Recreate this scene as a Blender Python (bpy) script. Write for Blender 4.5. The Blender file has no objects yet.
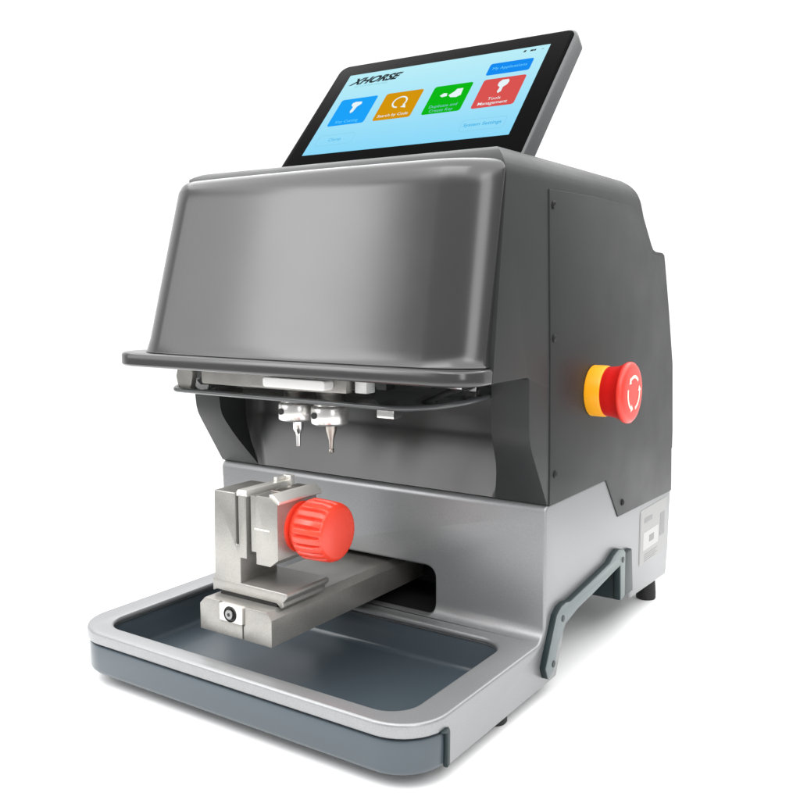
import bpy, bmesh, math, random
from mathutils import Vector, Matrix
random.seed(4)
S = 0.07                                   # model units -> metres
sc = bpy.context.scene
COL = sc.collection
W = 4.4
R = math.radians

# ------------------------------------------------------------------ materials
def mat(name, col, rough=.5, metal=0., spec=.5, bump=0., bscale=200., var=0., vscale=12., coat=0., flake=0., aniso=None):
    m = bpy.data.materials.new(name); m.use_nodes = True
    nt = m.node_tree; N = nt.nodes; L = nt.links; b = N['Principled BSDF']
    b.inputs['Base Color'].default_value = (*col, 1); b.inputs['Roughness'].default_value = rough
    b.inputs['Metallic'].default_value = metal; b.inputs['Specular IOR Level'].default_value = spec
    b.inputs['Coat Weight'].default_value = coat; b.inputs['Coat Roughness'].default_value = .15
    tc = N.new('ShaderNodeTexCoord')
    if bump:
        n = N.new('ShaderNodeTexNoise'); n.inputs['Scale'].default_value = bscale; n.inputs['Detail'].default_value = 3
        mp = N.new('ShaderNodeMapping')
        if aniso: mp.inputs['Scale'].default_value = aniso
        L.new(tc.outputs['Object'], mp.inputs[0]); L.new(mp.outputs[0], n.inputs['Vector'])
        bp = N.new('ShaderNodeBump'); bp.inputs['Strength'].default_value = bump; bp.inputs['Distance'].default_value = .0006
        L.new(n.outputs['Fac'], bp.inputs['Height']); L.new(bp.outputs[0], b.inputs['Normal'])
    if var or flake:
        n = N.new('ShaderNodeTexNoise'); n.inputs['Scale'].default_value = vscale; n.inputs['Detail'].default_value = 5
        L.new(tc.outputs['Object'], n.inputs['Vector'])
        mr = N.new('ShaderNodeMapRange'); mr.clamp = False; mr.inputs['From Min'].default_value = .3; mr.inputs['From Max'].default_value = .7
        mr.inputs['To Min'].default_value = 1 - var; mr.inputs['To Max'].default_value = 1 + var
        L.new(n.outputs['Fac'], mr.inputs[0])
        src = mr.outputs[0]
        if flake:
            v = N.new('ShaderNodeTexNoise'); v.inputs['Scale'].default_value = 1500; v.inputs['Detail'].default_value = 1
            L.new(tc.outputs['Object'], v.inputs['Vector'])
            m2 = N.new('ShaderNodeMapRange'); m2.clamp = False; m2.inputs['From Min'].default_value = .35; m2.inputs['From Max'].default_value = .65
            m2.inputs['To Min'].default_value = 1 - flake; m2.inputs['To Max'].default_value = 1 + flake
            L.new(v.outputs['Fac'], m2.inputs[0])
            mm = N.new('ShaderNodeMath'); mm.operation = 'MULTIPLY'
            L.new(src, mm.inputs[0]); L.new(m2.outputs[0], mm.inputs[1]); src = mm.outputs[0]
        mx = N.new('ShaderNodeVectorMath'); mx.operation = 'SCALE'
        mx.inputs[0].default_value = col; L.new(src, mx.inputs['Scale'])
        L.new(mx.outputs[0], b.inputs['Base Color'])
        r2 = N.new('ShaderNodeMapRange'); r2.clamp = False; r2.inputs['From Min'].default_value = .3; r2.inputs['From Max'].default_value = .7
        r2.inputs['To Min'].default_value = rough * .92; r2.inputs['To Max'].default_value = min(1, rough * 1.1)
        L.new(n.outputs['Fac'], r2.inputs[0]); L.new(r2.outputs[0], b.inputs['Roughness'])
    return m

def emis(name, col, st=1.0):
    m = bpy.data.materials.new(name); m.use_nodes = True
    b = m.node_tree.nodes['Principled BSDF']
    b.inputs['Base Color'].default_value = (0, 0, 0, 1); b.inputs['Roughness'].default_value = .25
    b.inputs['Specular IOR Level'].default_value = 0
    b.inputs['Emission Color'].default_value = (*col, 1); b.inputs['Emission Strength'].default_value = st
    return m

M = {}
M['body'] = mat('charcoal_painted_metal', (.024, .025, .025), .46, 0., .30, bump=.10, bscale=2200, var=.06, vscale=25)
M['shield'] = mat('dark_grey_moulded_cover', (.028, .028, .028), .20, .0, .68, var=.02, vscale=18)
M['recess'] = mat('satin_grey_liner', (.07, .07, .07), .38, .3, .7, var=.03)
M['silver'] = mat('silver_flake_paint', (.275, .28, .285), .37, .55, .5, bump=.03, bscale=2400, flake=.05, var=.03)
M['tray'] = mat('slate_blue_plastic', (.055, .072, .085), .28, 0., .5)
M['teal'] = mat('dark_teal_plastic', (.007, .017, .019), .4, 0., .35, var=.04)
M['tealgrey'] = mat('grey_teal_rail_face', (.15, .178, .18), .42, .2, .5, var=.04)
M['vise'] = mat('bead_blasted_steel', (.325, .315, .295), .31, .6, .5, bump=.18, bscale=1500, flake=.06, var=.09, vscale=45)
M['polished'] = mat('bright_machined_steel', (.76, .74, .70), .36, .6, .5, bump=.05, bscale=600, aniso=(1, 1, 12))
M['collet'] = mat('satin_nickel_collet', (.80, .79, .77), .27, .85, .5)
M['rim'] = mat('dark_acrylic_edge', (.07, .074, .076), .2, 0, .6)
M['chrome'] = mat('nickel_plated_steel', (.8, .8, .79), .16, .95, .5)
M['drill'] = mat('carbide_cutter_steel', (.42, .38, .345), .3, .9, .5)
M['black'] = mat('matt_black', (.006, .006, .006), .5)
M['rubber'] = mat('black_rubber', (.012, .012, .012), .7, bump=.2, bscale=900)
M['cavity'] = mat('near_black_fill', (.012, .012, .012), .45)  # paints slot and clamp-gap shade; also colours the underside plate
M['bezel'] = mat('gloss_black_glass', (.003, .003, .003), .2, 0, .02)
M['bezel'].node_tree.nodes['Principled BSDF'].inputs['IOR'].default_value = 1.2
M['tabshell'] = mat('tablet_shell_grey', (.06, .062, .064), .4, .2, .5, bump=.05, bscale=2400)
M['red'] = mat('estop_red_plastic', (.62, .008, .006), .32, 0, .5)
M['redface'] = mat('estop_red_face', (.80, .045, .03), .38, 0, .5)
M['yellow'] = mat('estop_yellow_plastic', (.90, .38, .004), .38, 0, .5)
M['cream'] = mat('printed_cream_mark', (.85, .75, .62), .5)
M['knob'] = mat('orange_red_knob_plastic', (.74, .052, .026), .28, 0, .5, var=.03)
M['label'] = mat('silver_label_film', (.31, .31, .305), .4, .1, .5, var=.02)
M['labelwhite'] = mat('white_label_print', (.48, .48, .47), .5)
M['labelgrey'] = mat('grey_label_print', (.24, .24, .245), .5)
M['lightwhite'] = mat('white_lamp_diffuser', (.85, .85, .84), .4)
M['blade'] = mat('silver_screw', (.25, .25, .25), .3, .9)
M['scr'] = emis('screen_sky_blue', (.38, .77, .93))
M['blue'] = emis('tile_blue', (.012, .36, .95))
M['amber'] = emis('tile_amber', (.66, .30, .004))
M['green'] = emis('tile_green', (.004, .48, .008))
M['rose'] = emis('tile_rose', (.70, .088, .082))
M['btn'] = emis('button_blue', (.008, .26, .88))
M['white'] = emis('screen_white', (.80, .92, .95))
M['softw'] = emis('screen_soft_text', (.22, .55, .62))
M['outl'] = emis('screen_outline', (.24, .60, .80))
M['cyan'] = emis('screen_cyan_text', (.08, .46, .78))
M['tilecyan'] = emis('tile_cyan_text', (.16, .66, .98))
M['ink'] = emis('screen_ink', (.03, .04, .045))
# screen gets a soft vertical change of brightness as LCDs do
nt = M['scr'].node_tree; tc = nt.nodes.new('ShaderNodeTexCoord'); sx = nt.nodes.new('ShaderNodeSeparateXYZ')
cr = nt.nodes.new('ShaderNodeValToRGB'); nt.links.new(tc.outputs['Generated'], sx.inputs[0]); nt.links.new(sx.outputs['Z'], cr.inputs[0])
cr.color_ramp.elements[0].color = (.26, .69, .95, 1); cr.color_ramp.elements[1].color = (.50, .86, .94, 1)
nt.links.new(cr.outputs[0], nt.nodes['Principled BSDF'].inputs['Emission Color'])
g = bpy.data.materials.new('clear_smoked_acrylic'); g.use_nodes = True
gn = g.node_tree.nodes; gl = g.node_tree.links; gn.clear()
go = gn.new('ShaderNodeOutputMaterial'); gm_ = gn.new('ShaderNodeMixShader'); gt = gn.new('ShaderNodeBsdfTransparent'); gg = gn.new('ShaderNodeBsdfGlossy')
gf = gn.new('ShaderNodeFresnel'); gf.inputs['IOR'].default_value = 1.25
gt.inputs['Color'].default_value = (.86, .87, .87, 1); gg.inputs['Roughness'].default_value = .06
gl.new(gf.outputs[0], gm_.inputs[0]); gl.new(gt.outputs[0], gm_.inputs[1]); gl.new(gg.outputs[0], gm_.inputs[2]); gl.new(gm_.outputs[0], go.inputs['Surface'])
M['acrylic'] = g

# ------------------------------------------------------------------ helpers
def link(name, me, parent=None):
    o = bpy.data.objects.new(name, me); COL.objects.link(o)
    if parent: o.parent = parent
    return o

def finish(o, angle=32):
    """apply modifiers into the mesh, smooth shading"""
    dg = bpy.context.evaluated_depsgraph_get()
    me = bpy.data.meshes.new_from_object(o.evaluated_get(dg))
    o.modifiers.clear(); o.data = me
    me.polygons.foreach_set('use_smooth', [True] * len(me.polygons))
    me.set_sharp_from_angle(angle=R(angle))
    return o

def part(name, bm, m, parent, bevel=0, seg=3, cut=None, isect=None, angle=32, blimit=35, clamp=True):
    me = bpy.data.meshes.new(name)
    bmesh.ops.recalc_face_normals(bm, faces=bm.faces)
    bm.to_mesh(me); bm.free()
    me.transform(Matrix.Scale(S, 4))
    ms = m if isinstance(m, (list, tuple)) else [m]
    for x in ms: me.materials.append(M[x])
    o = link(name, me, parent)
    helpers = []
    for op, lst in (('INTERSECT', isect or []), ('DIFFERENCE', cut or [])):
        for cb in lst:
            cm = bpy.data.meshes.new('c'); bmesh.ops.recalc_face_normals(cb, faces=cb.faces); cb.to_mesh(cm); cb.free()
            cm.transform(Matrix.Scale(S, 4)); co = link('c', cm); helpers.append((co, cm))
            md = o.modifiers.new('b', 'BOOLEAN'); md.operation = op; md.object = co; md.solver = 'EXACT'
    if bevel:
        md = o.modifiers.new('v', 'BEVEL'); md.width = bevel * S; md.segments = seg; md.limit_method = 'ANGLE'
        md.angle_limit = R(blimit); md.use_clamp_overlap = clamp; md.harden_normals = False
    finish(o, angle)
    for co, cm in helpers: bpy.data.objects.remove(co); bpy.data.meshes.remove(cm)
    return o

AX = {'x': lambda u, v, w: (w, u, v), 'y': lambda u, v, w: (u, w, v), 'z': lambda u, v, w: (u, v, w)}
def prism(bm, pts, ax, a, b, mi=0):
    f = AX[ax]
    A = [bm.verts.new(f(u, v, a)) for u, v in pts]; B = [bm.verts.new(f(u, v, b)) for u, v in pts]
    fs = [bm.faces.new(A), bm.faces.new(B[::-1])]
    n = len(pts)
    for i in range(n): fs.append(bm.faces.new((A[i], B[i], B[(i + 1) % n], A[(i + 1) % n])))
    for x in fs: x.material_index = mi
    return bm

def box(bm, x0, x1, y0, y1, z0, z1, mi=0):
    return prism(bm, [(x0, y0), (x1, y0), (x1, y1), (x0, y1)], 'z', z0, z1, mi)

def rrect(x0, x1, y0, y1, r, n=8):
    if not isinstance(r, (list, tuple)): r = [r] * 4   # (x0y0),(x1y0),(x1y1),(x0y1)
    out = []
    for (cx, cy, rr, a0) in ((x0 + r[0], y0 + r[0], r[0], 180), (x1 - r[1], y0 + r[1], r[1], 270), (x1 - r[2], y1 - r[2], r[2], 0), (x0 + r[3], y1 - r[3], r[3], 90)):
        for k in range(n + 1):
            a = R(a0 + 90 * k / n); out.append((cx + rr * math.cos(a), cy + rr * math.sin(a)))
    return out

def loft(bm, loops, closed=True, caps=(False, False), mi=0):
    V = [[bm.verts.new(p) for p in lp] for lp in loops]
    n = len(V[0])
    for a, c in zip(V, V[1:]):
        for i in range(n if closed else n - 1):
            f = bm.faces.new((a[i], a[(i + 1) % n], c[(i + 1) % n], c[i])); f.material_index = mi
    if caps[0]: bm.faces.new(V[0][::-1]).material_index = mi
    if caps[1]: bm.faces.new(V[-1]).material_index = mi
    return V

def lathe(bm, prof, o, ax='x', n=48, mi=0, caps=(True, True), wob=None):
    """prof: (dist along axis, radius)"""
    loops = []
    for j, (d, r) in enumerate(prof):
        lp = []
        for k in range(n):
            a = 2 * math.pi * k / n
            rr = r if wob is None else r - wob(a, j)
            c, s = rr * math.cos(a), rr * math.sin(a)
            p = {'x': (d, c, s), 'y': (c, d, s), 'z': (c, s, d)}[ax]
            lp.append((o[0] + p[0], o[1] + p[1], o[2] + p[2]))
        loops.append(lp)
    loft(bm, loops, True, caps, mi); return bm

def tube(bm, pts, r, n=10, mi=0):
    P = [Vector(p) for p in pts]; loops = []
    up = Vector((0, 0, 1))
    for i, p in enumerate(P):
        t = (P[min(i + 1, len(P) - 1)] - P[max(i - 1, 0)]).normalized()
        u = up if abs(t.dot(up)) < .95 else Vector((0, 1, 0))
        a = t.cross(u).normalized(); c = a.cross(t).normalized()
        loops.append([tuple(p + a * r * math.cos(2 * math.pi * k / n) + c * r * math.sin(2 * math.pi * k / n)) for k in range(n)])
    loft(bm, loops, True, (True, True), mi); return bm

def arc(cx, cy, r, a0, a1, n=8, ry=None):
    return [(cx + r * math.cos(R(a0 + (a1 - a0) * k / n)), cy + (ry or r) * math.sin(R(a0 + (a1 - a0) * k / n))) for k in range(n + 1)]

B = bmesh.new

# ------------------------------------------------------------------ setting
bm = B()
prism(bm, arc(0, 0, 10, 0, 354, 59), 'z', -.02, 0)
gm = mat('white_sweep_surface', (.93, .93, .93), .6, 0, .2, var=.004, vscale=3)
M['sweep'] = gm
ground = part('ground', bm, 'sweep', None)
ground['kind'] = 'structure'
ground.location = (2.2 * S, 1 * S, -.04 * S)

# ------------------------------------------------------------------ machine
mc = bpy.data.objects.new('key_cutting_machine', None); COL.objects.link(mc)
mc['label'] = 'grey and silver benchtop key cutting machine with tilted touchscreen and red stop button'
mc['category'] = 'key cutting machine'

# --- silver base ---------------------------------------------------
prof = [(-.14, .12), (-.14, .562)] + [(.02 - .15 * math.sin(R(a)) , .712 - .15 * math.cos(R(a))) for a in range(80, -1, -10)][::-1][:0]
prof = [(-1.84, .09), (-1.84, .425), (-2.30, .425), (-2.30, .562)] + [(-.15 + .18 * math.sin(R(a)), .562 + .18 * (1 - math.cos(R(a)))) for a in (12, 24, 36, 48, 60, 72, 82)]
prof += [(.03, .80), (0., 1.875), (.006, 1.905), (.022, 1.932), (.045, 1.95), (.07, 1.957), (3.86, 1.955), (3.965, 1.39), (3.93, .6), (3.88, .25), (2.50, .30), (2.38, .86), (.55, .62), (.34, .09)]
bm = B(); prism(bm, prof, 'x', 0, W)
cut = B(); prism(cut, rrect(1.42, 3.11, .585, 1.115, [.06, .09, .12, .12], 6), 'y', -.6, .95)
bas = B(); prism(bas, rrect(.27, 4.13, -2.13, -.17, .30, 10), 'z', .115, .50)
bop = B(); prism(bop, rrect(.30, 4.10, -2.10, -.20, .28, 10), 'z', .49, .80)
wd = []
for sx_, x_ in ((1, 0), (-1, W)):
    q = B(); prism(q, [(x_ + sx_ * (.46 + .46 * math.cos(R(a))), -1.84 + .46 * math.sin(R(a))) for a in range(180, 271, 9)] + [(x_ + sx_ * .46, -2.6), (x_ - sx_ * .3, -2.6), (x_ - sx_ * .3, -1.84)], 'z', .3, .8); wd.append(q)
base = part('base_housing', bm, 'silver', mc, bevel=.03, seg=4, cut=[cut, bas, bop] + wd, blimit=28, clamp=False)
# rim frame around the drip tray
def ring(bm, spec, n=10):
    loops = []
    for (x0, x1, y0, y1, r, z) in spec: loops.append([(x, y, z) for x, y in rrect(x0, x1, y0, y1, r, n)])
    return loft(bm, loops, True)
# blue grey drip tray: front shell + basin
bm = B()
def o2(d, z): return (.02 + d, W - .02 - d, -2.285 + d, -1.0, [.45 - d, .45 - d, .03, .03], z)
def i2(d, z): return (.18 + d, W - .18 - d, -2.16 + d, -.9, [.35 - d, .35 - d, .03, .03], z)
ring(bm, [i2(0, .41), i2(0, .09), o2(.07, .085), o2(.035, .095), o2(.01, .12), o2(0, .15), o2(0, .385), o2(.006, .402), o2(.02, .41), i2(0, .41)])
bmesh.ops.remove_doubles(bm, verts=bm.verts, dist=1e-5)
# basin walls and floor as thin shell
def inn(d, z): return (.285 + d, 4.115 - d, -2.115 + d, -.185 - d, max(.30 - d * .9, .05), z)
bm2 = B()
V = ring(bm2, [inn(-.01, .492), inn(.0, .46), inn(.008, .36), inn(.014, .21), inn(.026, .18), inn(.048, .163), inn(.08, .158)])
bm2.faces.new(V[-1])
kc = B(); box(kc, -1, 6, -1.86, 2, -.5, 1)
tray = part('drip_tray_front', bm, 'tray', mc, angle=40, cut=[kc])
basin = part('drip_tray_basin', bm2, 'tray', mc, angle=40)
# make a hole in the front shell where the basin is
def cutobj(o, cb):
    cm = bpy.data.meshes.new('c'); bmesh.ops.recalc_face_normals(cb, faces=cb.faces); cb.to_mesh(cm); cb.free(); cm.transform(Matrix.Scale(S, 4)); co = link('c', cm)
    md = o.modifiers.new('b', 'BOOLEAN'); md.operation = 'DIFFERENCE'; md.object = co; md.solver = 'EXACT'
    finish(o, 40); bpy.data.objects.remove(co); bpy.data.meshes.remove(cm)
# curled end lips of the tray front on each side
for x0, x1 in ((W - .03, W + .018), (-.018, .03)):
    bm = B(); prism(bm, [(-1.885, .10), (-1.838, .115), (-1.835, .41), (-1.85, .445), (-1.90, .458), (-1.96, .435), (-1.93, .42), (-1.90, .415), (-1.885, .40)], 'x', x0, x1)
    part('tray_end_lip', bm, 'teal', mc, bevel=.012, seg=2)
# near-black liner that paints deep shade into the slot
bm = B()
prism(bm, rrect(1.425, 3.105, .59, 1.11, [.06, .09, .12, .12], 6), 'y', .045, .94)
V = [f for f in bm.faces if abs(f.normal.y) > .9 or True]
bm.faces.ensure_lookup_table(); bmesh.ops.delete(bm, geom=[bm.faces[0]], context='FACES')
part('slot_shade_liner', bm, 'cavity', mc)

# --- charcoal upper housing ----------------------------------------
fr_b, fr_t = -1.14, -.93
hp = [(fr_b, 3.26), (fr_t, 5.06)] + arc(fr_t + .20, 5.12, .20, 172, 98, 5) + [(-.55, 5.335), (2.15, 5.29)] + \
     arc(2.15, 5.02, .28, 85, 22, 6, ry=.26) + [(2.56, 4.90), (2.86, 4.60), (2.93, 4.545), (3.02, 4.522), (3.28, 4.515), (3.36, 4.49), (3.40, 4.40), (3.62, 3.8), (3.85, 3.09), (3.95, 2.2), (3.955, 1.965),
      (0.02, 1.965), (-.335, 2.535), (-.37, 2.60), (-.395, 2.68), (-.41, 2.80), (-.42, 3.235), (-.44, 3.25), (-.48, 3.26)]
bm = B(); prism(bm, hp, 'x', 0, W)
wed = B(); prism(wed, [(-.5, .14)] + arc(1.3, .14, 1.3, 180, 270, 16) + [(1.3, -1.6), (-.5, -1.6)], 'z', 3.225, 8)
isx = B(); prism(isx, rrect(0, W, .5, 5.34, [.01, .01, .30, .85], 12), 'y', -3, 6)
cut = B()
# recess: swept opening whose inner lower edges curve inwards
for (z0, z1) in ((1.80, 3.235),):
    loft(cut, [[(x, y, z) for x, y in rrect(.40 + f, 4.0 - f * .85, -3.0, .26, [.01, .01, .09, .16], 6)] for z, f in ((1.80, .21), (1.965, .20), (2.06, .165), (2.16, .12), (2.27, .075), (2.38, .04), (2.50, .015), (2.62, 0), (3.235, 0))], True, (True, True))
up = part('upper_housing', bm, 'body', mc, bevel=.035, seg=3, cut=[cut, wed], isect=[isx], blimit=30)
# satin liner at the back of the recess, with coved top
bm = B()
def flare(z):
    T_ = ((1.80, .21), (1.965, .20), (2.06, .165), (2.16, .12), (2.27, .075), (2.38, .04), (2.50, .015), (2.62, 0), (4, 0))
    for (a0, f0), (a1, f1) in zip(T_, T_[1:]):
        if z <= a1: return f0 + (f1 - f0) * (z - a0) / (a1 - a0)
def lp(z, dy):
    f = flare(z)
    xa, xb = .406 + f, 3.994 - f * .85
    pts = [(xa, .02)] + arc(xa + .14, .09, .14, 180, 90, 6) + [(xa + .14 + (xb - xa - .20) * k / 8, .23) for k in range(1, 8)] + arc(xb - .06, .17, .06, 90, 0, 5) + [(xb, .02)]
    return [(x, max(y - dy, .015), z) for x, y in pts]
loft(bm, [lp(1.966, .2), lp(2.1, .165), lp(2.25, .125), lp(2.4, .085), lp(2.5, .05), lp(2.55, .03),  lp(2.6, 0), lp(2.9, 0), lp(3.234, 0)], False)
part('recess_liner', bm, 'recess', mc, angle=60)

# side panels with seam and screws
sp_ = [(-.085, 5.0), (1.02, 5.03), (2.2, 5.0), (2.40, 4.90), (2.75, 4.53), (3.25, 4.46), (3.31, 4.40), (3.58, 3.72), (3.80, 3.05), (3.915, 1.40), (1.97, 1.42), (1.55, 1.935), (.045, 1.935), (.055, 2.25), (.02, 3.3)]
sp_ = [(-.085, 5.0), (1.02, 5.02), (2.12, 5.0), (2.40, 4.88), (2.72, 4.56), (2.86, 4.49), (3.20, 4.47), (3.31, 4.36), (3.58, 3.72), (3.80, 3.05), (3.945, 1.39), (1.965, 1.44), (1.55, 1.945), (.06, 1.945), (.055, 2.25), (.02, 3.3)]
def screw(name, p, sgn, parent, r=.045, m='black'):
    bm = B(); x = p[0]
    lathe(bm, [(0, r * 1.25), (.012 * sgn, r * 1.25), (.016 * sgn, r * .95)], p, 'x', 20, caps=(True, False))
    lathe(bm, [(.016 * sgn, r * .95), (.004 * sgn, r * .6)], p, 'x', 6 if r < .04 else 20, caps=(False, True))
    return part(name, bm, m, parent)
for sg, x0, x1 in ((1, W - .01, W + .014), (-1, -.014, .01)):
    bm = B(); prism(bm, sp_, 'x', x0, x1)
    pn = part('side_panel', bm, 'body', mc, bevel=.008, seg=2)
    for (y, z) in ((-.0, 4.86), (.075, 3.60), (.16, 2.25), (2.08, 1.59), (2.15, 4.75), (3.5, 3.5)):
        if sg < 0 or y < 2.1: screw('screw', (W + .0145 if sg > 0 else -.0145, y, z), sg, pn, .03)

# --- front shield ---------------------------------------------------
def shl(z, x0, x1, yf, yb, d=0., rl=.50, rr=.62, bow=.07, n=12):
    x0 += d - .05; x1 -= d; yf += d; rl = max(rl - d * .6, .05)
    pts = [(x0, yb)] + [(x0, yb + (yf + rl - yb) * k / 3) for k in (1, 2)] + arc(x0 + rl, yf + rl, rl, 180, 270, n)
    A1 = 50; e = .05; sx_ = x1 - e; ax_ = sx_ + e * math.sin(R(A1)) - rr * math.sin(R(A1))      # wide curve, then a tight edge
    aend = (ax_ + rr * math.sin(R(A1)), yf + rr - rr * math.cos(R(A1)))
    pts += [(x0 + rl + (ax_ - x0 - rl) * k / 12, yf) for k in range(1, 12)] + arc(ax_, yf + rr, rr, 270, 270 + A1, n)
    ec = (aend[0] - e * math.sin(R(A1)), aend[1] + e * math.cos(R(A1)))
    pts += arc(ec[0], ec[1], e, 270 + A1, 360, 4)[1:]
    pts += [(x1, yb + (ec[1] - yb) * k / 3) for k in (2, 1)] + [(x1, yb)]
    out = []
    for x, y in pts:
        t = (x - (x0 + x1) / 2) / ((x1 - x0) / 2); f = max(0, min(1, (y - yb) / (yf - yb)))
        out.append((min(x, 4.392), y - bow * (1 - t * t) * f, z))
    return out
loops = []
za, zb = 3.40, 5.09
YB0 = -.6
def lerp(a, b, t): return a + (b - a) * t
loops.append(shl(3.30, .09, 4.34, -1.44, YB0)); loops.append(shl(3.385, .10, 4.345, -1.44, YB0))
for k, d in ((0, -.02), (.010, -.008)): loops.append(shl(lerp(za, zb, k), .12, 4.345, -1.43, YB0, d))
for k in range(1, 13):
    t = k / 12
    loops.append(shl(lerp(za, zb, t), lerp(.12, .42, t), lerp(4.345, 4.392, t), lerp(-1.43, -1.20, t), YB0))
for a in (15, 30, 45, 60, 75, 90):
    d = .11 * (1 - math.cos(R(a)))
    loops.append(shl(zb + .11 * math.sin(R(a)), .43, 4.39, -1.19, YB0, d))
bm = B(); loft(bm, loops, False)
bm.verts.ensure_lookup_table()
last = bm.verts[-len(loops[0]):]; bm.faces.new(last)
part('front_shield', bm, 'shield', mc, angle=50)
# flange under the shield
def dens(P, m=.12):
    out = []
    for a, c in zip(P, P[1:] + P[:1]):
        L_ = math.dist(a, c); k = max(1, int(L_ / m))
        out += [(a[0] + (c[0] - a[0]) * i / k, a[1] + (c[1] - a[1]) * i / k) for i in range(k)]
    return out
FN = dens(rrect(-.12, W - .003, -1.56, -1.085, [.34, .30, .01, .01], 12))
def fl_(z, d):
    cx_, cy_ = 2.1, -1.0
    return [(x - d * (1 if x > cx_ else -1) * min(1, abs(x - cx_)), y + d * max(0, min(1, (cy_ - y) * 2)), z) for x, y in FN]
def fl(z, d): return fl_(z, d) if True else [(x, y, z) for x, y in rrect(-.12 + d, W + .005 - d, -1.56 + d, -.70, [.34 - d, .50 - d, .02, .02], 12)]
bm = B(); loft(bm, [fl(3.244, .035), fl(3.248, .018), fl(3.260, .005), fl(3.272, .0), fl(3.362, .0), fl(3.378, .006), fl(3.388, .02), fl(3.391, .04)], True, (True, True))
part('shield_flange', bm, 'shield', mc, angle=50)

# --- under the shield - visor, lamp, spindles -----------------------------
VO = rrect(.25, 3.98, -1.02, .05, [.14, .80, .05, .05], 12)
def vz(y): return 2.93 + (y + 1.02) * .16
bm = B()
loft(bm, [[(x, y, vz(y)) for x, y in VO], [(x, y, vz(y) + .045) for x, y in VO]], True, (True, True))
part('visor_plate', bm, 'acrylic', mc, bevel=.01, seg=2)
bm = B()
tube(bm, [(x, y, vz(y) + .022) for x, y in dens([(.25, -.2)] + VO[:26] + [(3.98, -.1)])[:-30]], .027, 10)
part('visor_rim', bm, 'rim', mc, angle=60)
bm = B()
prism(bm, [(.34, 2.95), (.30, 3.10), (.34, 3.24), (.56, 3.24), (.56, 3.12), (.52, 2.95)], 'y', -.98, -.90)
part('visor_bracket', bm, 'vise', mc, bevel=.01)
bm = B(); prism(bm, [(3.62, 2.97), (3.66, 3.24), (3.80, 3.24), (3.80, 2.97)], 'y', -.35, -.25)
part('visor_bracket', bm, 'chrome', mc, bevel=.01)
bm = B(); box(bm, .95, 3.92, -.98, .18, 3.215, 3.232); part('visor_lightening_plate', bm, 'silver', mc, bevel=.004)  # added pale plate, lightens what shows through the visor
bm = B(); prism(bm, rrect(.70, 2.55, 3.04, 3.235, .03, 3), 'y', -.98, -.35)
part('spindle_carriage', bm, 'vise', mc, bevel=.012)
bm = B(); prism(bm, rrect(1.80, 2.60, 3.09, 3.19, .03, 4), 'y', -1.20, -1.05)
part('work_lamp', bm, 'lightwhite', mc, bevel=.012)
bm = B(); box(bm, 1.5, 2.75, -1.05, -.95, 3.06, 3.235)
part('lamp_bracket', bm, 'vise', mc, bevel=.01)
for (x0, x1, y0, y1, z0, z1, m) in ((2.78, 2.92, -.95, -.80, 3.06, 3.235, 'lightwhite'), (3.0, 3.12, -.9, -.75, 3.10, 3.235, 'black'), (3.30, 3.50, -.70, -.5, 3.12, 3.235, 'black'), (3.62, 3.78, -.60, -.45, 3.12, 3.235, 'chrome'), (2.9, 3.1, -.75, -.6, 2.80, 2.90, 'chrome')):
    bm = B(); box(bm, x0, x1, y0, y1, z0, z1); part('cable_clip', bm, m, mc, bevel=.01)
bm = B(); tube(bm, [(3.02, -.68, 2.86), (3.2, -.70, 2.88), (3.4, -.62, 2.98), (3.6, -.55, 3.08), (3.8, -.5, 3.15)], .03, 10)
part('cable', bm, 'rubber', mc, angle=60)
for i, (cx, cy, cz) in enumerate(((1.74, -.60, 2.775), (2.19, -.60, 2.765))):
    sp = bpy.data.objects.new('spindle', None)
    bm = B(); lathe(bm, [(.10, .13), (.40, .15)], (cx, cy, cz), 'z', 40)
    sp = part('spindle', bm, 'vise', mc, bevel=.01)
    bm = B()
    lathe(bm, [(-.105, .16), (-.095, .185), (-.08, .196), (.07, .196), (.085, .19), (.10, .17), (.125, .165), (.13, .13)], (cx, cy, cz), 'z', 48)
    part('collet', bm, 'collet', sp, angle=40)
    bm = B(); lathe(bm, [(-.205, .034), (-.16, .034)], (cx - .05, cy, cz + .005), 'y', 20)
    part('set_screw', bm, 'black', sp)
    bm = B()
    if i == 0:
        pr = [(-.10, .062), (-.13, .058), (-.20, .055), (-.24, .030), (-.26, .028), (-.385, .022), (-.39, .01)]
    else:
        pr = [(-.10, .062), (-.16, .058), (-.27, .026), (-.36, .020), (-.37, .028), (-.40, .028), (-.41, .01)]
    lathe(bm, pr, (cx + .02, cy, cz), 'z', 24)
    for k in range(3):
        a0 = k * 2.1
        tube(bm, [(cx + .02 + .05 * math.cos(a0 + t * 1.1) * (1 - t * .13), cy + .05 * math.sin(a0 + t * 1.1) * (1 - t * .13), cz - .11 - t * .028) for t in range(5)], .011, 6)
    part('milling_cutter', bm, 'chrome' if i == 0 else 'drill', sp, angle=40)

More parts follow.
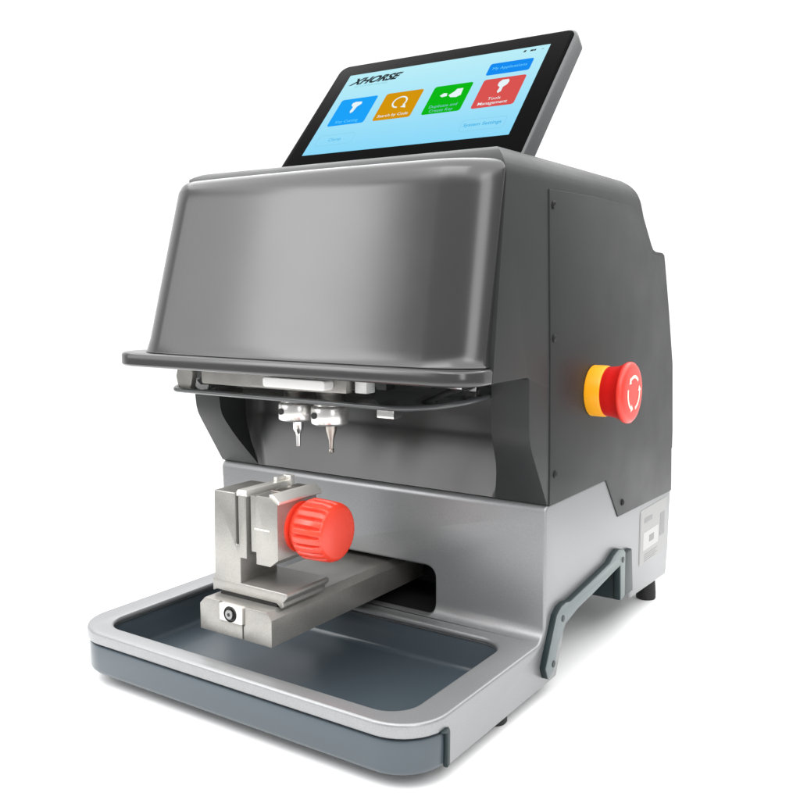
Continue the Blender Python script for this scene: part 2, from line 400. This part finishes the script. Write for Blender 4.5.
# --- slide arm and key clamp ------------------------------------------
bm = B(); prism(bm, [(1.56, .72), (2.50, .72), (2.50, .98), (2.44, 1.05), (1.63, 1.05), (1.56, .98)], 'y', -1.90, .75)
cut = B(); box(cut, 2.125, 2.145, -2.2, -1.87, .6, .88)
cut2 = B(); box(cut2, 1.83, 2.16, -2.2, -1.875, .86, 1.2)
part('slide_arm', bm, 'vise', mc, bevel=.012, cut=[cut, cut2])
bm = B(); prism(bm, rrect(1.845, 2.145, .868, 1.04, .012, 3), 'y', -1.925, -1.80)
pl = part('end_plate', bm, 'polished', mc, bevel=.008)
bm = B(); lathe(bm, [(-.012, .075), (0, .08), (0, .058)], (1.995, -1.927, .955), 'y', 28, caps=(False, False))
lathe(bm, [(-.004, .058), (.01, .058)], (1.995, -1.927, .955), 'y', 28)
sc_ = part('socket_screw', bm, 'black', pl)
bm = B(); lathe(bm, [(-.022, .046), (-.01, .05)], (1.995, -1.927, .955), 'y', 28)
part('screw_head', bm, 'blade', sc_)
bm = B(); lathe(bm, [(-.0235, .02), (-.02, .02)], (1.995, -1.927, .955), 'y', 6)
part('hex_socket', bm, 'black', sc_)
# clamp base plate with V groove along its right edge, dark box beneath paints in the gap's shade
YF, YB = -1.76, -1.12
bm = B()
prism(bm, [(1.60, 1.075), (1.66, 1.10), (2.44, 1.10), (2.50, 1.055), (2.53, 1.075), (2.525, 1.12), (2.575, 1.17), (2.575, 1.20), (2.555, 1.215), (1.60, 1.215)], 'y', YF, YB)
part('clamp_base', bm, 'vise', mc, bevel=.01)
bm = B(); box(bm, 1.68, 2.42, YF + .03, YB - .03, 1.045, 1.105)
part('clamp_gap_shade', bm, 'cavity', mc)
bm = B(); lathe(bm, [(0, .03), (.03, .03), (.034, .02)], (2.50, YF + .02, 1.055), 'y', 16)
# fixed jaw: column, slot, second post
bm = B()
prism(bm, [(1.625, 1.20), (1.98, 1.20), (1.98, 1.47), (2.065, 1.47), (2.065, 2.10), (1.965, 2.10), (1.965, 1.60), (1.925, 1.60), (1.925, 2.11), (1.645, 2.11)], 'y', YF + .002, YB - .1)
part('fixed_jaw', bm, 'vise', mc, bevel=.01)
bm = B(); prism(bm, [(1.645, 1.3), (1.93, 1.3), (1.93, 2.15), (1.645, 2.08)], 'y', -1.45, -1.18)
# bright clamping strips on top of jaws
bm = B(); prism(bm, [(1.935, 2.08), (2.07, 2.08), (2.07, 2.145), (1.955, 2.145), (1.935, 2.12)], 'y', YF + .01, YB + .02)
part('jaw_insert', bm, 'polished', mc, bevel=.008)
bm = B(); prism(bm, [(1.975, 2.145), (2.02, 2.145), (2.02, 2.185), (1.975, 2.185)], 'y', -1.25, YB); box(bm, 1.99, 2.09, -1.12, -1.06, 2.05, 2.19)
part('jaw_stop', bm, 'polished', mc, bevel=.006)
bm = B()
prism(bm, [(2.105, 1.55), (2.19, 1.55), (2.19, 1.445), (2.37, 1.445), (2.47, 1.52), (2.47, 2.06), (2.385, 2.12), (2.215, 2.12), (2.195, 2.10), (2.105, 2.10)], 'y', YF, YB - .06)
cut = B(); box(cut, 2.05, 2.197, YF - .1, YF + .03, 1.3, 2.3)
cut2 = B(); box(cut2, 2.21, 2.38, YF - .1, YF + .004, 1.79, 1.802)
mj = part('moving_jaw', bm, 'vise', mc, bevel=.009, cut=[cut])
bm = B(); prism(bm, [(2.18, 1.785), (2.37, 1.785), (2.37, 1.80), (2.18, 1.80)], 'y', YF - .003, YF + .01)
part('scribed_line', bm, 'polished', mj)
bm = B(); prism(bm, [(2.36, 2.115), (2.47, 2.05), (2.482, 2.062), (2.482, 2.085), (2.40, 2.145), (2.36, 2.145)], 'y', YF + .012, YB + .02)
part('jaw_insert', bm, 'polished', mc, bevel=.006)
bm = B(); prism(bm, [(2.215, 2.122), (2.38, 2.122), (2.38, 2.135), (2.215, 2.135)], 'y', YF + .2, YB - .04)
part('jaw_cap', bm, 'drill', mj, bevel=.004)
# knob (fluted)
KO = (2.36, -1.42, 1.785)
def wob(a, j):
    if j in (3, 4, 5, 6): return .036 * max(0, math.cos(a * 20)) ** 1.6 * (.6 if j == 3 else 1)
    return 0
bm = B()
lathe(bm, [(.13, .20), (.16, .235), (.19, .245), (.235, .285), (.26, .297), (.44, .292), (.52, .284), (.552, .272), (.568, .255), (.574, .235), (.576, .05)], KO, 'x', 320, wob=wob)
kn = part('clamp_knob', bm, 'knob', mc, angle=50)
bm = B(); lathe(bm, [(.05, .24), (.10, .25), (.135, .25), (.14, .2)], KO, 'x', 60)
part('knob_collar', bm, 'knob', kn)
bm = B(); lathe(bm, [(-.1, .07), (.2, .07)], KO, 'x', 24)
part('clamp_spindle', bm, 'polished', mc)

# --- emergency stop ----------------------------------------------------
EO = (W + .012, 1.10, 3.0)
bm = B(); lathe(bm, [(0, .262), (.012, .272), (.15, .272), (.17, .265), (.18, .2)], EO, 'x', 64)
es = part('emergency_stop_button', bm, 'yellow', mc)
bm = B(); lathe(bm, [(.165, .2), (.168, .255), (.18, .262), (.26, .268), (.32, .285), (.365, .312), (.375, .318)], EO, 'x', 64, caps=(True, False))
lathe(bm, [(.375, .318), (.395, .322), (.415, .318), (.432, .30), (.442, .27), (.446, .20), (.447, .05)], EO, 'x', 64, mi=1, caps=(False, True))
bmesh.ops.remove_doubles(bm, verts=bm.verts, dist=1e-4)
hd = part('mushroom_head', bm, ['red', 'redface'], es, angle=50)
bm = B()
def arrow(a0, a1, r=.17, w=.017):
    n = 14; pts = []
    for k in range(n + 1): a = R(a0 + (a1 - a0) * k / n); pts.append(((r + w) * math.cos(a), (r + w) * math.sin(a)))
    for k in range(n, -1, -1): a = R(a0 + (a1 - a0) * k / n); pts.append(((r - w) * math.cos(a), (r - w) * math.sin(a)))
    V = [bm.verts.new((EO[0] + .4495, EO[1] + p[0], EO[2] + p[1])) for p in pts]; bm.faces.new(V)
    d = 1 if a1 > a0 else -1
    a = R(a1); t = R(a1 + 20 * d)
    V = [bm.verts.new((EO[0] + .4495, EO[1] + q * math.cos(x), EO[2] + q * math.sin(x))) for q, x in ((r + .045, a), (r, t), (r - .045, a))]
    bm.faces.new(V)
arrow(45, 125); arrow(165, 245); arrow(285, 365)
part('arrow_marking', bm, 'cream', es)

# --- tablet --------------------------------------------------------------
T = .726
upv = Vector((0, math.sin(T), math.cos(T))); nv = Vector((0, -math.cos(T), math.sin(T))); O = Vector((2.2 - 2.787 / 2, .669, 5.659))
DW, DH = 2.787, 1.495
def tp(u, v, d=0): return tuple(O + Vector((u, 0, 0)) + upv * v + nv * d)
def tloop(u0, u1, v0, v1, r, d, n=8): return [tp(u, v, d) for u, v in rrect(u0, u1, v0, v1, r, n)]
U0, U1, V0, V1 = -.27, 3.06, -.42, 1.745
bm = B()
loft(bm, [tloop(U0 + .22, U1 - .22, V0 + .2, V1 - .2, .08, -.30), tloop(U0 + .06, U1 - .06, V0 + .06, V1 - .06, .11, -.235), tloop(U0 + .012, U1 - .012, V0 + .01, V1 - .01, .13, -.21), tloop(U0, U1, V0, V1, .14, -.195), tloop(U0, U1, V0, V1, .14, -.03), tloop(U0 + .008, U1 - .008, V0 + .008, V1 - .008, .134, -.01), tloop(U0 + .028, U1 - .028, V0 + .028, V1 - .028, .12, 0)], True, (True, True))
tab = part('touchscreen_tablet', bm, 'tabshell', mc, angle=35)
bm = B(); loft(bm, [tloop(U0 + .034, U1 - .034, V0 + .034, V1 - .034, .115, -.004), tloop(U0 + .034, U1 - .034, V0 + .034, V1 - .034, .115, .004), tloop(U0 + .044, U1 - .044, V0 + .044, V1 - .044, .11, .008)], True, (True, True))
part('glass_bezel', bm, 'bezel', tab)
def flat(name, u0, u1, v0, v1, r, d, m, n=5):
    bm = B(); V = [bm.verts.new(p) for p in tloop(u0, u1, v0, v1, r, d, n)]; bm.faces.new(V)
    return part(name, bm, m, tab)
flat('display', 0, DW, 0, DH, .008, .011, 'scr')
def uvpoly(bm, pts, d=.017, mi=0):
    V = [bm.verts.new(tp(u, v, d)) for u, v in pts]; f = bm.faces.new(V); f.material_index = mi
def text(s, u, v, size, m, parent, shear=0, wide=1., bold=0, d=.019, name='lettering'):
    cu = bpy.data.curves.new('t', 'FONT'); cu.body = s; cu.size = 1; cu.shear = shear; cu.align_x = 'CENTER'; cu.align_y = 'CENTER'; cu.offset = bold
    o = link('t', cu); dg = bpy.context.evaluated_depsgraph_get(); me = bpy.data.meshes.new_from_object(o.evaluated_get(dg))
    bpy.data.objects.remove(o)
    for vt in me.vertices:
        q = tp(u + vt.co.x * size * wide, v + vt.co.y * size, d); vt.co = Vector(q) * S
    me.materials.clear(); me.materials.append(M[m]); me.name = name
    return link(name, me, parent)
tiles = []
for (u0, u1, m) in ((.12, .675, 'blue'), (.80, 1.335, 'amber'), (1.485, 2.0, 'green'), (2.135, 2.665, 'rose')):
    tiles.append(flat('app_tile', u0, u1, .50, .995, .035, .014, m))
# icons
bm = B(); cx, cy = .40, .83
uvpoly(bm, [(cx - .07, cy + .07), (cx - .03, cy + .09), (cx + .07, cy + .08), (cx + .08, cy + .04), (cx + .03, cy - .01), (cx + .01, cy - .10), (cx - .02, cy - .12), (cx - .04, cy - .09), (cx - .03, cy - .01), (cx - .07, cy + .03)])
part('tile_icon', bm, 'white', tiles[0])
bm = B(); cx, cy = 1.07, .80
p = arc(cx, cy, .105, -40, 270, 24); q = arc(cx, cy, .083, -40, 270, 24)
V = [bm.verts.new(tp(*a, .017)) for a in p]; V2 = [bm.verts.new(tp(*a, .017)) for a in q]
for i in range(len(p) - 1): bm.faces.new((V[i], V[i + 1], V2[i + 1], V2[i]))
uvpoly(bm, [(cx + .05, cy - .10), (cx + .13, cy - .12), (cx + .10, cy - .05)], .0172)
part('tile_icon', bm, 'white', tiles[1])
bm = B(); cx, cy = 1.76, .82
uvpoly(bm, [(cx - .14, cy - .01), (cx - .10, cy + .03), (cx - .05, cy + .02), (cx - .04, cy - .03), (cx - .10, cy - .04)])
uvpoly(bm, [(cx - .02, cy - .02), (cx + .04, cy + .04), (cx + .06, cy + .08), (cx + .14, cy + .08), (cx + .15, cy - .04), (cx + .10, cy - .07), (cx + .02, cy - .06)])
part('tile_icon', bm, 'white', tiles[2])
bm = B(); cx, cy = 2.41, .85
uvpoly(bm, [(cx - .03, cy + .10), (cx + .05, cy + .10), (cx + .07, cy + .06), (cx + .06, cy + .01), (cx + .02, cy - .03), (cx + .02, cy - .10), (cx - .01, cy - .13), (cx - .03, cy - .10), (cx - .02, cy - .03), (cx - .06, cy + .01), (cx - .06, cy + .06)])
part('tile_icon', bm, 'white', tiles[3])
text('Key Cutting', .40, .56, .07, 'tilecyan', tiles[0])
text('Search by Code', 1.07, .57, .068, 'white', tiles[1], bold=.004)
text('Duplicate and', 1.74, .62, .068, 'softw', tiles[2]); text('Create Key', 1.74, .545, .068, 'softw', tiles[2])
text('Tools', 2.39, .635, .07, 'white', tiles[3]); text('Management', 2.39, .56, .072, 'white', tiles[3], bold=.006)
bt = flat('header_button', 2.115, 2.66, 1.07, 1.28, .03, .014, 'btn')
text('My Applications', 2.39, 1.175, .068, 'tilecyan', bt)
lg = text('XHORSE', .45, 1.325, .165, 'ink', tab, shear=.55, wide=1.1, bold=.045, name='screen_logo')
bm = B(); uvpoly(bm, [(.66, 1.375), (.84, 1.40), (.80, 1.385), (.68, 1.355)], .02)
part('logo_swoosh', bm, 'ink', tab)
text('KEY CUTTING MACHINE', .45, 1.225, .045, 'softw', tab, name='screen_subtitle')
def outline(u0, u1, v0, v1, w=.006, r=.05):
    bm = B(); a = [bm.verts.new(p) for p in tloop(u0, u1, v0, v1, r, .014)]; c = [bm.verts.new(p) for p in tloop(u0 + w, u1 - w, v0 + w, v1 - w, r - w, .014)]
    n = len(a)
    for i in range(n): bm.faces.new((a[i], a[(i + 1) % n], c[(i + 1) % n], c[i]))
    return part('outline_button', bm, 'outl', tab)
b1 = outline(.11, .66, .145, .335); b2 = outline(2.12, 2.675, .125, .315)
text('Clamp', .385, .235, .075, 'cyan', b1, bold=.006); text('System Settings', 2.395, .22, .075, 'cyan', b2, bold=.02)
bm = B(); uvpoly(bm, [(2.475, 1.405), (2.485, 1.44), (2.515, 1.44), (2.505, 1.405)]); 
for (a, c) in ((2.56, 2.60), (2.605, 2.63)): uvpoly(bm, [(a, 1.405), (c, 1.405), (c + .005, 1.435), (a + .005, 1.435)])
uvpoly(bm, [(2.70, 1.415), (2.73, 1.415), (2.73, 1.422), (2.70, 1.422)])
part('status_icon', bm, 'ink', tab)
# hinge arm behind the tablet
bm = B()
prism(bm, [(.55, 5.22), (1.45, 5.22), (1.62, 5.6), (1.30, 5.95), (1.1, 5.8)], 'x', 1.5, 2.9)
part('tablet_hinge', bm, 'body', mc, bevel=.03)

# --- side rail brackets -----------------------------------------------------
XO = W + .13
bp_ = [(-.18, .36), (-.22, .45), (-.12, .75), (-.10, .86), (-.02, .945), (.10, 1.0), (.20, .985), (.28, .95), (1.55, 1.03), (1.70, 1.07), (1.84, 1.11), (1.98, 1.08), (2.03, .98), (2.08, .90), (2.16, .36), (2.10, .35), (2.04, .34), (1.93, .86), (1.75, .88), (.98, .80), (.50, .76), (.28, .74), (.06, .47), (.03, .37)]
def face_pts():
    import_pts = [(548, 683), (545, 668), (551, 640), (556, 615), (561, 608.5), (567.5, 605.5), (574, 606.5), (578, 605), (600, 588), (620, 571), (624, 564), (629, 559.5), (634, 560), (636, 564), (636.5, 597), (631, 602), (630, 575), (625, 578.5), (603.5, 597), (583, 614), (567.5, 628), (560, 649), (554, 678)]
    return import_pts
# real rail outline (y, z) measured on the outer face
rail = RAIL = [(-.02, .20), (-.08, .33), (.06, .60), (.17, .81), (.27, .865), (.39, .88), (.50, .86), (.56, .865), (1.06, .92), (1.60, .985), (1.72, 1.04), (1.87, 1.08), (2.02, 1.05), (2.08, 1.0), (2.10, .47), (1.97, .44), (1.93, .88), (1.74, .86), (1.15, .78), (.69, .73), (.38, .66), (.21, .49), (.10, .26)]
for sg in (1, -1):
    x0, x1 = (W - .02, W + .062) if sg > 0 else (-.062, .02)
    xf0, xf1 = (W + .060, W + .074) if sg > 0 else (-.074, -.060)
    bm = B(); prism(bm, RAIL, 'x', x0, x1)
    br = part('side_rail', bm, 'teal', mc, bevel=.012)
    bm = B(); prism(bm, RAIL, 'x', xf0, xf1)
    rf = part('rail_face', bm, 'tealgrey', br, bevel=.006, seg=2)
    for (y, z) in ((.30, .74), (.09, .33), (2.0, .93)):
        bm = B(); lathe(bm, [(0, .034), (.006 * sg, .034)], (xf1 if sg > 0 else xf0, y, z), 'x', 20)
        part('bolt_recess', bm, 'teal', br)
bm = B(); prism(bm, [(2.0, .43), (2.0, .98), (2.36, .98), (2.44, .43)], 'x', -.055, W + .055)
part('rear_crossbar', bm, 'teal', mc, bevel=.02)

# rating label on the right side
XL = W + .004
bm = B(); prism(bm, rrect(2.76, 3.80, .63, 1.34, .05, 5), 'x', W - .005, XL)
lb = part('rating_label', bm, 'label', mc)
for (y0, y1, z0, z1, m) in ((2.78, 2.795, .66, 1.31, 'labelgrey'), (2.93, 3.22, 1.155, 1.215, 'labelgrey'), (2.90, 3.48, .80, 1.03, 'labelwhite'), (3.54, 3.72, .86, 1.16, 'labelgrey')):
    bm = B(); prism(bm, [(y0, z0), (y1, z0), (y1, z1), (y0, z1)], 'x', XL - .002, XL + .002)
    part('label_print', bm, m, lb)
bm = B()
for k in range(4): prism(bm, [(2.95, .735 - k * .028), (3.45 - .07 * (k % 2), .735 - k * .028), (3.45 - .07 * (k % 2), .742 - k * .028), (2.95, .742 - k * .028)], 'x', XL - .002, XL + .002)
prism(bm, [(3.12, .875), (3.30, .875), (3.30, .96), (3.12, .96)], 'x', XL, XL + .004)
part('label_print', bm, 'labelgrey', lb)

# feet
for (x, y, z) in ((4.20, -.66, .13), (.28, -.62, .13), (4.22, 3.62, .28), (.18, 3.62, .28)):
    bm = B(); lathe(bm, [(-.04, .12), (-.025, .13), (.05, .13), (z, .11)], (x, y, 0), 'z', 32)
    part('rubber_foot', bm, 'rubber', mc)
bm = B(); box(bm, .2, 4.2, -1.8, .2, .085, .10); part('underside_plate', bm, 'cavity', mc, bevel=.01)

# ------------------------------------------------------------------ camera
cam = bpy.data.cameras.new('camera'); co = bpy.data.objects.new('camera', cam); COL.objects.link(co)
cam.sensor_width = 36; cam.lens = 918 / 800 * 36; cam.clip_start = .01; cam.clip_end = 100
co.location = Vector((8.11687, -8.11370, 4.07180)) * S
co.rotation_euler = (R(90 - 6.8945), 0, R(33.8418))
sc.camera = co

# ------------------------------------------------------------------ light
w = bpy.data.worlds.new('World'); sc.world = w; w.use_nodes = True
nt = w.node_tree; N = nt.nodes; L = nt.links; bg = N['Background']
tc = N.new('ShaderNodeTexCoord'); dp = N.new('ShaderNodeVectorMath'); dp.operation = 'DOT_PRODUCT'
L.new(tc.outputs['Generated'], dp.inputs[0]); dp.inputs[1].default_value = (-.557, .83, 0)
cr = N.new('ShaderNodeMapRange'); cr.interpolation_type = 'SMOOTHSTEP'
cr.inputs['From Min'].default_value = .1; cr.inputs['From Max'].default_value = .6
cr.inputs['To Min'].default_value = .45; cr.inputs['To Max'].default_value = 1.2
L.new(dp.outputs['Value'], cr.inputs[0]); L.new(cr.outputs[0], bg.inputs['Strength'])
bg.inputs['Color'].default_value = (1, 1, 1, 1)

def area(name, loc, target, sx, sy, power, col=(1, 1, 1)):
    l = bpy.data.lights.new(name, 'AREA'); l.shape = 'RECTANGLE'; l.size = sx * S; l.size_y = sy * S
    l.energy = power; l.color = col
    o = bpy.data.objects.new(name, l); COL.objects.link(o)
    o.location = Vector(loc) * S
    o.rotation_euler = (Vector(target) - Vector(loc)).to_track_quat('-Z', 'Y').to_euler()
    return o
area('added_overhead_fill', (2, 1, 16), (2, 1, 0), 40, 40, 70)  # added wide lamp overhead, burns the ground out to white
area('left_softbox', (-5.24, -11.2, 7.3), (2.2, -1.4, 4.2), 4.2, 6.5, 2.9)
area('added_left_fill', (-8.1, -8.4, 6.6), (2.2, -1.4, 4.2), 4.2, 6.0, .9)  # added dim lamp, lets the shield highlight fade out leftwards
area('right_softbox', (13, -7.5, 6.5), (3, -1, 3), 3, 9, 1.8)
area('added_edge_highlight_lamp', (3, -9, 13), (2.2, -1, 1.5), 9, 4, 2.2)  # added lamp for bright lines on base edge, fillet and jaw tops

sc.render.engine = 'CYCLES'
sc.view_settings.view_transform = 'Standard'; sc.view_settings.look = 'None'; sc.view_settings.exposure = 0
sc.cycles.max_bounces = 8
